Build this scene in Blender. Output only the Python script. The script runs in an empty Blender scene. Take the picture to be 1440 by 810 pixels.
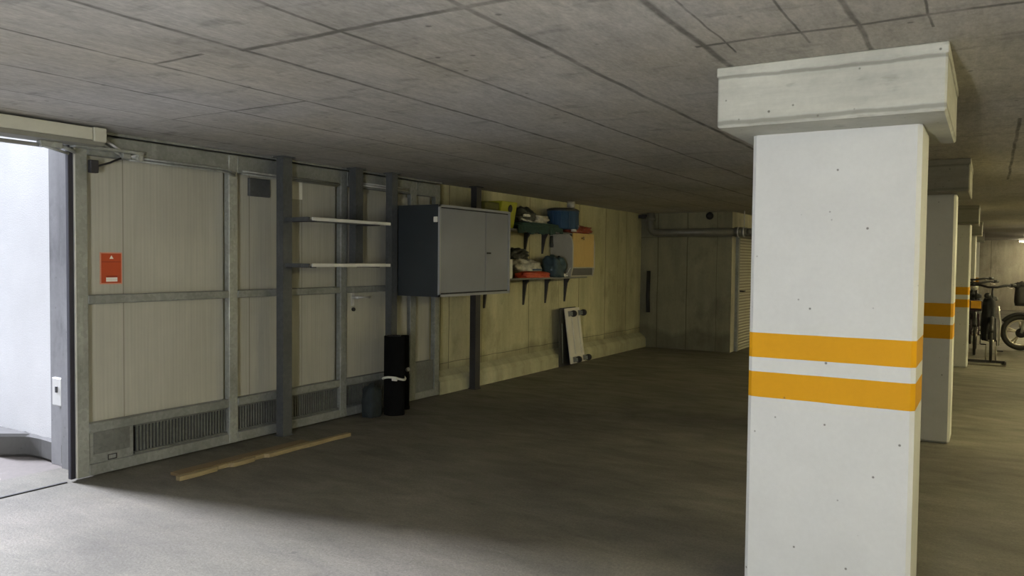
import bpy, bmesh, math, random
from mathutils import Vector, Matrix, noise
from math import sin, cos, pi, radians, atan2, sqrt

random.seed(7)
scn = bpy.context.scene
COL = scn.collection
H = 2.362          # ceiling height
CAM_H = 1.512

# ---------------------------------------------------------------- materials
def new_mat(name):
    m = bpy.data.materials.new(name); m.use_nodes = True
    nt = m.node_tree
    for n in list(nt.nodes): nt.nodes.remove(n)
    out = nt.nodes.new('ShaderNodeOutputMaterial')
    b = nt.nodes.new('ShaderNodeBsdfPrincipled')
    nt.links.new(b.outputs[0], out.inputs[0])
    return m, nt, b

def N(nt, typ, **kw):
    n = nt.nodes.new(typ)
    for k, v in kw.items():
        if k.startswith('i_'):
            n.inputs[k[2:].replace('_', ' ')].default_value = v
        else:
            setattr(n, k, v)
    return n

def M_(nt, op, a, b=None, c=None, clamp=False):
    n = nt.nodes.new('ShaderNodeMath'); n.operation = op; n.use_clamp = clamp
    for i, v in enumerate((a, b, c)):
        if v is None: continue
        if isinstance(v, (int, float)): n.inputs[i].default_value = v
        else: nt.links.new(v, n.inputs[i])
    return n.outputs[0]

def ramp(nt, src, a, b, lo=0.0, hi=1.0):
    n = nt.nodes.new('ShaderNodeMapRange'); n.clamp = True
    n.inputs['From Min'].default_value = a; n.inputs['From Max'].default_value = b
    n.inputs['To Min'].default_value = lo; n.inputs['To Max'].default_value = hi
    nt.links.new(src, n.inputs['Value']); return n.outputs['Result']

def mixc(nt, fac, a, b, mode='MIX'):
    n = nt.nodes.new('ShaderNodeMix'); n.data_type = 'RGBA'; n.blend_type = mode
    if isinstance(fac, (int, float)): n.inputs[0].default_value = fac
    else: nt.links.new(fac, n.inputs[0])
    for i, v in ((6, a), (7, b)):
        if isinstance(v, (tuple, list)): n.inputs[i].default_value = (*v[:3], 1)
        else: nt.links.new(v, n.inputs[i])
    return n.outputs[2]

def pos(nt, scale=(1, 1, 1)):
    g = nt.nodes.new('ShaderNodeNewGeometry')
    mp = nt.nodes.new('ShaderNodeMapping'); mp.inputs['Scale'].default_value = scale
    nt.links.new(g.outputs['Position'], mp.inputs[0]); return mp.outputs[0]

def noise_t(nt, vec, scale, detail=4, rough=.55, dist=0):
    n = nt.nodes.new('ShaderNodeTexNoise')
    n.inputs['Scale'].default_value = scale; n.inputs['Detail'].default_value = detail
    n.inputs['Roughness'].default_value = rough; n.inputs['Distortion'].default_value = dist
    nt.links.new(vec, n.inputs['Vector']); return n.outputs['Fac']

def voro(nt, vec, scale):
    n = nt.nodes.new('ShaderNodeTexVoronoi'); n.inputs['Scale'].default_value = scale
    nt.links.new(vec, n.inputs['Vector']); return n

def bump(nt, b, height, strength=.3, dist=.01):
    n = nt.nodes.new('ShaderNodeBump'); n.inputs['Strength'].default_value = strength
    n.inputs['Distance'].default_value = dist
    nt.links.new(height, n.inputs['Height']); nt.links.new(n.outputs[0], b.inputs['Normal'])

def xyz(nt, vec):
    s = nt.nodes.new('ShaderNodeSeparateXYZ'); nt.links.new(vec, s.inputs[0]); return s.outputs

def line(nt, coord, at, hw, other=None, lo=None, hi=None):
    """soft line where coord == at, optionally only where lo < other < hi"""
    d = M_(nt, 'ABSOLUTE', M_(nt, 'SUBTRACT', coord, at))
    m = ramp(nt, d, hw * .4, hw, 1, 0)
    if other is not None:
        m = M_(nt, 'MULTIPLY', m, M_(nt, 'GREATER_THAN', other, lo))
        m = M_(nt, 'MULTIPLY', m, M_(nt, 'LESS_THAN', other, hi))
    return m

def vmax(nt, ms):
    r = ms[0]
    for m in ms[1:]: r = M_(nt, 'MAXIMUM', r, m)
    return r

def plain(name, col, rough=.6, metal=0, var=.12, nscale=9, spec=.5, bmp=.0, alpha=None, trans=None):
    m, nt, b = new_mat(name)
    p = pos(nt)
    n = noise_t(nt, p, nscale, 5)
    f = ramp(nt, n, .3, .7, 1 - var, 1 + var)
    c = mixc(nt, 1.0, col, col, 'MIX')
    mul = nt.nodes.new('ShaderNodeVectorMath'); mul.operation = 'SCALE'
    nt.links.new(c, mul.inputs[0]); nt.links.new(f, mul.inputs['Scale'])
    nt.links.new(mul.outputs[0], b.inputs['Base Color'])
    b.inputs['Roughness'].default_value = rough; b.inputs['Metallic'].default_value = metal
    b.inputs['Specular IOR Level'].default_value = spec
    if bmp: bump(nt, b, n, bmp, .01)
    if trans: b.inputs['Transmission Weight'].default_value = trans
    return m

def scale_col(nt, c, f):
    mul = nt.nodes.new('ShaderNodeVectorMath'); mul.operation = 'SCALE'
    nt.links.new(c, mul.inputs[0]); nt.links.new(f, mul.inputs['Scale']); return mul.outputs[0]

def mat_ceiling():
    m, nt, b = new_mat('ceiling_concrete')
    p = pos(nt); X, Y, Z = xyz(nt, p)
    wob = M_(nt, 'MULTIPLY', M_(nt, 'SUBTRACT', noise_t(nt, p, 1.6, 3), .5), .05)
    Xw = M_(nt, 'ADD', X, wob); Yw = M_(nt, 'ADD', Y, wob)
    seams = [line(nt, Xw, x, w) for x, w in ((-.99, .020), (-1.54, .019), (-2.10, .014), (-2.64, .018), (-3.19, .013), (-3.79, .012), (-4.36, .010), (-4.9, .008),
                                              (1.2, .01), (1.75, .01), (2.3, .01))]
    seams += [line(nt, Xw, .12, .014, Y, 5.4, 9.2), line(nt, Xw, .16, .008, Y, 2.2, 5.4), line(nt, Xw, -.43, .014, Y, 1, 3.45)]
    seams += [line(nt, Xw, x, .006, Y, 2.3, 3.2) for x in (-.62, -.9, -.2)]
    seams += [line(nt, Yw, 2.19, .022, X, -2.66, -.9), line(nt, Yw, 2.15, .014, X, -3.19, -2.84), line(nt, Yw, 3.06, .014, X, -3.79, -3.19),
              line(nt, Yw, 3.04, .017, X, -1.02, .7), line(nt, Yw, 3.06, .006, X, -4.36, -3.79), line(nt, Yw, 6.0, .008, X, -2.6, 3), line(nt, Yw, 7.6, .008, X, -.1, 3)]
    seam = vmax(nt, seams)
    brk = ramp(nt, noise_t(nt, p, 7, 4), .3, .6, .45, 1)
    seam = M_(nt, 'MULTIPLY', seam, brk)
    # one tone per shuttering board
    cell = M_(nt, 'FLOOR', M_(nt, 'DIVIDE', M_(nt, 'ADD', X, 20.97), .55))
    rowy = M_(nt, 'FLOOR', M_(nt, 'DIVIDE', M_(nt, 'ADD', Y, 20), 2.05))
    cv = nt.nodes.new('ShaderNodeCombineXYZ'); nt.links.new(cell, cv.inputs[0]); nt.links.new(rowy, cv.inputs[1])
    wn = nt.nodes.new('ShaderNodeTexWhiteNoise'); wn.noise_dimensions = '3D'; nt.links.new(cv.outputs[0], wn.inputs['Vector'])
    tone = ramp(nt, wn.outputs['Value'], 0, 1, .93, 1.05)
    big = ramp(nt, noise_t(nt, pos(nt, (1, .6, 1)), .9, 6, .65), .3, .7, .78, 1.15)
    streak = ramp(nt, noise_t(nt, pos(nt, (9, 2.4, 1)), 3.2, 7, .72), .3, .7, .78, 1.18)
    fine = ramp(nt, noise_t(nt, pos(nt, (2.2, 1, 1)), 30, 6, .75), .3, .7, .84, 1.14)
    blot = ramp(nt, noise_t(nt, pos(nt, (1.2, 3, 1)), 3.1, 5), .58, .70, 1, .74)
    v = voro(nt, p, 5.5)
    spot = ramp(nt, v.outputs['Distance'], .05, .085, .5, 1)
    gate = ramp(nt, noise_t(nt, p, 2.4, 1), .5, .52, 0, 1)
    spot = M_(nt, 'MAXIMUM', spot, gate)
    f = M_(nt, 'MULTIPLY', M_(nt, 'MULTIPLY', M_(nt, 'MULTIPLY', tone, big), M_(nt, 'MULTIPLY', streak, fine)), M_(nt, 'MULTIPLY', blot, spot))
    base = mixc(nt, ramp(nt, noise_t(nt, p, .5, 3), .35, .65), (.475, .465, .455), (.455, .425, .365))
    c = scale_col(nt, base, f)
    c = mixc(nt, M_(nt, 'MULTIPLY', seam, .80), c, (.075, .072, .06))
    nt.links.new(c, b.inputs['Base Color'])
    b.inputs['Roughness'].default_value = .75; b.inputs['Specular IOR Level'].default_value = .3
    bump(nt, b, M_(nt, 'SUBTRACT', f, M_(nt, 'MULTIPLY', seam, .8)), .35, .006)
    return m

def mat_floor():
    m, nt, b = new_mat('floor_concrete')
    p = pos(nt); X, Y, Z = xyz(nt, p)
    big = ramp(nt, noise_t(nt, pos(nt, (1, 1.5, 1)), .55, 6, .6, .6), .28, .72, .66, 1.26)
    mid = ramp(nt, noise_t(nt, pos(nt, (1, 2.4, 1)), 2.3, 6, .62, .4), .3, .7, .84, 1.13)
    fine = ramp(nt, noise_t(nt, p, 34, 6, .8), .3, .7, .82, 1.16)
    grit = ramp(nt, noise_t(nt, p, 75, 3, .7), .35, .68, .80, 1.16)
    stain = ramp(nt, noise_t(nt, pos(nt, (1.0, 1.6, 1)), 1.15, 5, .55, 1.2), .57, .72, 1, .66)
    v = voro(nt, p, 3.1)
    spot = ramp(nt, v.outputs['Distance'], .03, .075, .70, 1)
    gt = ramp(nt, noise_t(nt, p, 1.7, 1), .5, .52, 0, 1)
    spot = M_(nt, 'MAXIMUM', spot, gt)
    wob = M_(nt, 'MULTIPLY', M_(nt, 'SUBTRACT', noise_t(nt, p, 2.2, 3), .5), .16)
    crack = line(nt, M_(nt, 'ADD', M_(nt, 'ADD', Y, M_(nt, 'MULTIPLY', X, -1.1)), wob), 5.6, .006, X, -3.3, -2.0)
    f = M_(nt, 'MULTIPLY', M_(nt, 'MULTIPLY', big, mid), M_(nt, 'MULTIPLY', M_(nt, 'MULTIPLY', fine, grit), M_(nt, 'MULTIPLY', stain, spot)))
    base = mixc(nt, ramp(nt, noise_t(nt, p, .8, 4), .35, .65), (.176, .160, .132), (.155, .146, .116))
    c = scale_col(nt, base, f)
    c = mixc(nt, M_(nt, 'MULTIPLY', crack, .35), c, (.10, .09, .08))
    nt.links.new(c, b.inputs['Base Color'])
    r = ramp(nt, mid, .84, 1.13, .72, .52); nt.links.new(r, b.inputs['Roughness'])
    b.inputs['Specular IOR Level'].default_value = .25
    bump(nt, b, M_(nt, 'ADD', f, M_(nt, 'MULTIPLY', noise_t(nt, p, 60, 3), .25)), .22, .008)
    return m

def mat_wall(name, base1, base2, axis='Y', seams=(), hz=(), seamcol=(.06, .055, .035), seam_str=.7, low_dark=True):
    """board-marked concrete wall; axis = the coordinate that runs along it"""
    m, nt, b = new_mat(name)
    p = pos(nt); X, Y, Z = xyz(nt, p)
    A = Y if axis == 'Y' else X
    wob = M_(nt, 'MULTIPLY', M_(nt, 'SUBTRACT', noise_t(nt, p, 1.5, 3), .5), .04)
    Aw = M_(nt, 'ADD', A, wob)
    ms = [line(nt, Aw, s, w) for s, w in seams] + [line(nt, M_(nt, 'ADD', Z, wob), z, w) for z, w in hz]
    sc = (1, 3.2, .55) if axis == 'Y' else (3.2, 1, .55)
    streak = ramp(nt, noise_t(nt, pos(nt, sc), 1.4, 6, .6), .3, .7, .80, 1.15)
    big = ramp(nt, noise_t(nt, p, .8, 4), .3, .7, .84, 1.12)
    fine = ramp(nt, noise_t(nt, p, 22, 5, .7), .3, .7, .93, 1.06)
    blot = ramp(nt, noise_t(nt, pos(nt, (1, 1, .6)), 2.4, 6, .65), .54, .70, 1, .70)
    v = voro(nt, p, 9); spot = ramp(nt, v.outputs['Distance'], .05, .09, .78, 1)
    f = M_(nt, 'MULTIPLY', M_(nt, 'MULTIPLY', streak, big), M_(nt, 'MULTIPLY', M_(nt, 'MULTIPLY', fine, blot), spot))
    if low_dark:   # damp tide mark with a ragged edge near the floor
        zz = M_(nt, 'ADD', Z, M_(nt, 'MULTIPLY', noise_t(nt, pos(nt, (1, 1, .2)), 2.2, 4), .5))
        damp = ramp(nt, zz, .52, .62, .66, 1)
        f = M_(nt, 'MULTIPLY', f, damp)
    base = mixc(nt, ramp(nt, noise_t(nt, p, 1.1, 3), .35, .65), base1, base2)
    c = scale_col(nt, base, f)
    if ms:
        c = mixc(nt, M_(nt, 'MULTIPLY', vmax(nt, ms), seam_str), c, seamcol)
    nt.links.new(c, b.inputs['Base Color'])
    b.inputs['Roughness'].default_value = .8; b.inputs['Specular IOR Level'].default_value = .3
    bump(nt, b, f, .3, .006)
    return m

def mat_pillar(stripes=True, tone=1.0):
    m, nt, b = new_mat('painted_pillar' if stripes else 'pillar_head_concrete')
    p = pos(nt); X, Y, Z = xyz(nt, p)
    n = noise_t(nt, p, 3, 5, .6); fine = noise_t(nt, p, 40, 4, .7)
    if stripes:
        f = M_(nt, 'MULTIPLY', ramp(nt, n, .3, .7, .955, 1.03), ramp(nt, fine, .3, .7, .975, 1.02))
        base = (.62, .625, .60)
    else:
        st = noise_t(nt, pos(nt, (1, 1, 7)), 3, 6, .65)
        f = M_(nt, 'MULTIPLY', ramp(nt, n, .3, .7, .84, 1.07), M_(nt, 'MULTIPLY', ramp(nt, st, .3, .7, .86, 1.07), ramp(nt, fine, .3, .7, .95, 1.04)))
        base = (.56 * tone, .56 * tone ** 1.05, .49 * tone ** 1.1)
    c = mixc(nt, 0.0, base, base)
    if stripes:
        zz = M_(nt, 'ADD', Z, M_(nt, 'MULTIPLY', M_(nt, 'SUBTRACT', noise_t(nt, p, 6, 2), .5), .004))
        s1 = M_(nt, 'MULTIPLY', M_(nt, 'GREATER_THAN', zz, 1.074), M_(nt, 'LESS_THAN', zz, 1.188))
        s2 = M_(nt, 'MULTIPLY', M_(nt, 'GREATER_THAN', zz, .889), M_(nt, 'LESS_THAN', zz, 1.007))
        c = mixc(nt, M_(nt, 'ADD', s1, s2), c, (.62, .30, .002))
    c = scale_col(nt, c, f)
    v = voro(nt, p, 11.0)                       # air holes in the concrete
    hole = ramp(nt, v.outputs['Distance'], .042, .075, 1, 0)
    sel = M_(nt, 'GREATER_THAN', xyz(nt, v.outputs['Color'])[0], .22 if stripes else .45)
    hole = M_(nt, 'MULTIPLY', hole, sel)
    v2 = voro(nt, p, 21.0)
    h2 = M_(nt, 'MULTIPLY', ramp(nt, v2.outputs['Distance'], .07, .12, .75, 0), M_(nt, 'GREATER_THAN', xyz(nt, v2.outputs['Color'])[1], .8))
    hole = M_(nt, 'MAXIMUM', hole, h2)
    c = mixc(nt, M_(nt, 'MULTIPLY', hole, .8), c, (.10, .095, .08))
    if not stripes:
        edge = vmax(nt, [line(nt, M_(nt, 'ADD', Z, M_(nt, 'MULTIPLY', noise_t(nt, p, 4, 4), .03)), 2.135, .013), line(nt, M_(nt, 'ADD', Z, M_(nt, 'MULTIPLY', noise_t(nt, p, 4, 4), .03)), 2.328, .010)])
        c = mixc(nt, M_(nt, 'MULTIPLY', edge, .6), c, (.16, .155, .125))
        scuff = ramp(nt, noise_t(nt, pos(nt, (1, 1, 3)), 5, 5), .62, .72, 0, .55)
        c = mixc(nt, scuff, c, (.24, .23, .19))
    nt.links.new(c, b.inputs['Base Color'])
    b.inputs['Roughness'].default_value = .7; b.inputs['Specular IOR Level'].default_value = .25
    bump(nt, b, M_(nt, 'SUBTRACT', f, M_(nt, 'MULTIPLY', hole, .6)), .3, .005)
    return m

def mat_galv(name='galvanised_steel', col=(.235, .245, .23), metal=.25, rough=.5):
    m, nt, b = new_mat(name)
    p = pos(nt)
    v = voro(nt, p, 45); sp = ramp(nt, xyz(nt, v.outputs['Color'])[0], 0, 1, .88, 1.1)
    n = ramp(nt, noise_t(nt, p, 3.5, 5, .6), .3, .7, .78, 1.16)
    dr = ramp(nt, noise_t(nt, pos(nt, (6, 6, .8)), 2.5, 4), .6, .75, 1, 1.35)
    f = M_(nt, 'MULTIPLY', M_(nt, 'MULTIPLY', sp, n), dr)
    c = scale_col(nt, mixc(nt, 0.0, col, col), f)
    nt.links.new(c, b.inputs['Base Color'])
    b.inputs['Metallic'].default_value = metal; b.inputs['Roughness'].default_value = rough
    return m

def mat_ribbed():
    """cream sheet with fine vertical ribs"""
    m, nt, b = new_mat('cream_ribbed_sheet')
    p = pos(nt); X, Y, Z = xyz(nt, p)
    rib = M_(nt, 'SINE', M_(nt, 'MULTIPLY', Y, 2 * pi / .026))
    n = ramp(nt, noise_t(nt, p, 1.6, 5, .6), .3, .7, .90, 1.07)
    st = ramp(nt, noise_t(nt, pos(nt, (1, 14, .6)), 2.5, 4), .3, .7, .92, 1.06)
    sm = vmax(nt, [line(nt, Y, s, .006) for s in (3.31, 4.42, 5.0)])
    f = M_(nt, 'MULTIPLY', M_(nt, 'MULTIPLY', n, st), ramp(nt, rib, -1, 1, .98, 1.015))
    c = scale_col(nt, mixc(nt, 0.0, (.40, .39, .325), (.40, .39, .325)), f)
    c = mixc(nt, M_(nt, 'MULTIPLY', sm, .6), c, (.12, .11, .08))
    nt.links.new(c, b.inputs['Base Color'])
    b.inputs['Roughness'].default_value = .5
    bump(nt, b, rib, .10, .002)
    return m

def mat_plaster():
    m, nt, b = new_mat('white_render')
    p = pos(nt)
    n = ramp(nt, noise_t(nt, p, 2, 5), .3, .7, .93, 1.04); g = noise_t(nt, p, 70, 4, .8)
    c = scale_col(nt, mixc(nt, 0.0, (.70, .70, .70), (.7, .7, .7)), M_(nt, 'MULTIPLY', n, ramp(nt, g, .3, .7, .96, 1.03)))
    nt.links.new(c, b.inputs['Base Color']); b.inputs['Roughness'].default_value = .9
    bump(nt, b, g, .5, .008)
    return m

def mat_wood(name, c1, c2, sc=(3, .5, 12)):
    m, nt, b = new_mat(name)
    n = noise_t(nt, pos(nt, sc), 4, 6, .6, 1.2)
    c = mixc(nt, ramp(nt, n, .3, .7), c1, c2)
    nt.links.new(c, b.inputs['Base Color']); b.inputs['Roughness'].default_value = .6
    bump(nt, b, n, .2, .003)
    return m

def mat_emit(name, col, s):
    m, nt, b = new_mat(name)
    b.inputs['Base Color'].default_value = (.8, .8, .8, 1)
    b.inputs['Emission Color'].default_value = (*col, 1); b.inputs['Emission Strength'].default_value = s
    return m

MT = {}
MT['ceiling'] = mat_ceiling()
MT['floor'] = mat_floor()
m, nt, b = new_mat('outside_paving')
_p = pos(nt); _X, _Y, _Z = xyz(nt, _p)
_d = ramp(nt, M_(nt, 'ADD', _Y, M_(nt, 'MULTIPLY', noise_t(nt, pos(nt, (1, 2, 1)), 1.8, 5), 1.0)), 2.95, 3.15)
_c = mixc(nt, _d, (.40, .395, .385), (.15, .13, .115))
nt.links.new(scale_col(nt, _c, ramp(nt, noise_t(nt, _p, 20, 6, .7), .3, .7, .85, 1.12)), b.inputs['Base Color']); b.inputs['Roughness'].default_value = .85
MT['paving'] = m
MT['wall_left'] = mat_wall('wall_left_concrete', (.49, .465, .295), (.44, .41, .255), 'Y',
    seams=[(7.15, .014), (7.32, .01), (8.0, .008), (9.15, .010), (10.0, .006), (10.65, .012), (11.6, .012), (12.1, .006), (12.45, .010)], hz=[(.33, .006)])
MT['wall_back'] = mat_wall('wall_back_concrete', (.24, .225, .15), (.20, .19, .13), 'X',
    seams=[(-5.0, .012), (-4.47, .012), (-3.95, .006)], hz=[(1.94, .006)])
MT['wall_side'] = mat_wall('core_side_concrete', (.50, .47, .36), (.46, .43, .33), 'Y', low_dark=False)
MT['wall_far'] = mat_wall('wall_far_concrete', (.40, .38, .30), (.36, .34, .27), 'X', seams=[(i * 1.1, .012) for i in range(-3, 6)], low_dark=False)
MT['curb'] = mat_wall('curb_concrete', (.44, .43, .29), (.38, .36, .24), 'Y', low_dark=False)
MT['jamb'] = mat_wall('jamb_concrete', (.30, .30, .31), (.25, .25, .265), 'X', low_dark=False)
MT['curb_out'] = mat_wall('outside_base_concrete', (.22, .215, .205), (.14, .14, .135), 'X', low_dark=True)
MT['plaster'] = mat_plaster()
MT['pillar'] = mat_pillar(True); MT['cap'] = mat_pillar(False, .93); MT['cap_dark'] = mat_pillar(False, .5)  # the last is the same head concrete in a darker tone
MT['galv'] = mat_galv()
MT['galv_lt'] = mat_galv('light_galvanised', (.30, .31, .285), .25, .45)
MT['post'] = mat_galv('grey_painted_post', (.075, .08, .083), .1, .55)
MT['postd'] = mat_galv('dark_painted_post', (.028, .027, .031), .1, .55)
MT['ribbed'] = mat_ribbed(); MT['vent'] = mat_galv('grille_steel', (.13, .135, .125), .25, .5); MT['kick'] = mat_galv('dull_plate', (.15, .155, .145), .2, .6)
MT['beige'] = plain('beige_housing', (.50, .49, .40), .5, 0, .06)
MT['beige_d'] = plain('beige_housing_shaded', (.20, .195, .16), .6, 0, .06)  # same beige darkened, shade under the housing is painted in
MT['black'] = plain('black_rubber', (.012, .012, .013), .6, 0, .15)
MT['matte'] = plain('matte_black_felt', (.006, .006, .006), 1.0, 0, .2, 9, .05)
MT['seal'] = plain('dark_seal', (.018, .017, .03), .5, 0, .1)
MT['blackp'] = plain('black_plastic', (.02, .02, .022), .4, 0, .15)
MT['chrome'] = plain('bright_steel', (.68, .68, .66), .35, .45, .05)
MT['white'] = plain('white_plastic', (.70, .70, .68), .45, 0, .05)
MT['paper'] = plain('pale_paper', (.80, .79, .70), .7, 0, .04)
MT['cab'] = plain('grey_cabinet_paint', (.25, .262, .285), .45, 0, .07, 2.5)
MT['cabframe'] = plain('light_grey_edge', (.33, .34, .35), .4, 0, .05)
MT['cabside'] = plain('shaded_cabinet_side', (.022, .028, .032), .5, 0, .08, 3)  # cabinet paint darkened, the shade on its side is put into the colour
MT['red'] = plain('red_sign', (.44, .060, .012), .6, 0, .04)
MT['pink'] = plain('pale_red_border', (.62, .26, .17), .6, 0, .04)
MT['redd'] = plain('dark_red_print', (.24, .02, .006), .6, 0, .04)
MT['blue'] = plain('blue_tin', (.025, .065, .14), .35, 0, .15)
MT['green'] = plain('green_cloth', (.014, .045, .036), .75, 0, .35, 14, bmp=.4)
MT['yellow'] = plain('lime_plastic', (.42, .43, .02), .5, 0, .1)
MT['yellowd'] = plain('olive_plastic', (.10, .10, .015), .6, 0, .1)
MT['redbag'] = plain('red_brown_bag', (.24, .045, .02), .45, 0, .4, 18, bmp=.5)
MT['redcloth'] = plain('vermilion_plastic', (.50, .07, .025), .4, 0, .2, 16, bmp=.4)
MT['teal'] = plain('dark_teal_fabric', (.035, .065, .08), .7, 0, .3, 14, bmp=.4)
MT['tealdark'] = plain('deep_teal_fabric', (.010, .016, .018), .8, 0, .3, 14, bmp=.4)
MT['darkbag'] = plain('black_bag', (.02, .022, .018), .4, 0, .3, 18, bmp=.6)
MT['greybag'] = plain('grey_plastic_bag', (.42, .40, .33), .4, 0, .35, 16, bmp=.6)
MT['whitebag'] = plain('white_bag', (.62, .60, .54), .4, 0, .25, 16, bmp=.5)
MT['boxside'] = plain('off_white_board', (.40, .38, .31), .6, 0, .08)
MT['ply'] = mat_wood('yellow_plywood', (.50, .33, .10), (.58, .40, .14), (1, 6, 1.5))
MT['brass'] = plain('brass', (.75, .6, .35), .25, .9, .05)
MT['shelfm'] = plain('shelf_steel', (.16, .16, .15), .5, .1, .1)
MT['shelfedge'] = plain('pale_shelf_edge', (.66, .66, .62), .4, .1, .05)
MT['plank'] = mat_wood('weathered_plank', (.15, .105, .05), (.21, .145, .07), (14, 1.2, 6))
MT['plank_lt'] = mat_wood('pale_batten', (.34, .27, .14), (.22, .165, .08), (14, 1.2, 6))
MT['board'] = plain('white_laminate', (.66, .63, .57), .3, 0, .07, 4)
MT['tyre'] = plain('tyre_rubber', (.018, .017, .015), .75, 0, .2)
MT['alloy'] = plain('alloy_wheel', (.58, .54, .46), .35, .5, .08)
MT['frame'] = plain('black_frame', (.02, .02, .022), .35, .2, .2)
MT['cover'] = plain('dark_cover_cloth', (.006, .007, .010), .85, 0, .3, 9, bmp=.4)
MT['purple'] = plain('dark_purple_paint', (.035, .015, .03), .35, 0, .15)
MT['orange'] = plain('amber_plate', (.72, .36, .02), .35, 0, .1)
MT['pipe'] = plain('grey_pipe', (.15, .145, .12), .4, .1, .1)
MT['rack'] = plain('rack_steel', (.17, .16, .13), .6, .3, .15)
MT['lampglass'] = mat_emit('tube_glow', (1.0, .88, .46), 150)
MT['lampcool'] = mat_emit('cool_fill_glow', (.96, .98, 1.0), 285)
MT['lampnear'] = mat_emit('near_tube_glow', (1.0, .90, .56), 75)
MT['lampfar'] = mat_emit('far_tube_glow', (1.0, .86, .58), 45)
MT['door_lv'] = None
m, nt, b = new_mat('louvred_door_paint')
_X, _Y, _Z = xyz(nt, pos(nt))
_s = M_(nt, 'SINE', M_(nt, 'MULTIPLY', _Z, 2 * pi / .05))
nt.links.new(mixc(nt, ramp(nt, _s, -.3, .6), (.26, .24, .18), (.50, .47, .37)), b.inputs['Base Color'])
bump(nt, b, _s, .5, .01); MT['door_lv'] = m

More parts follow.
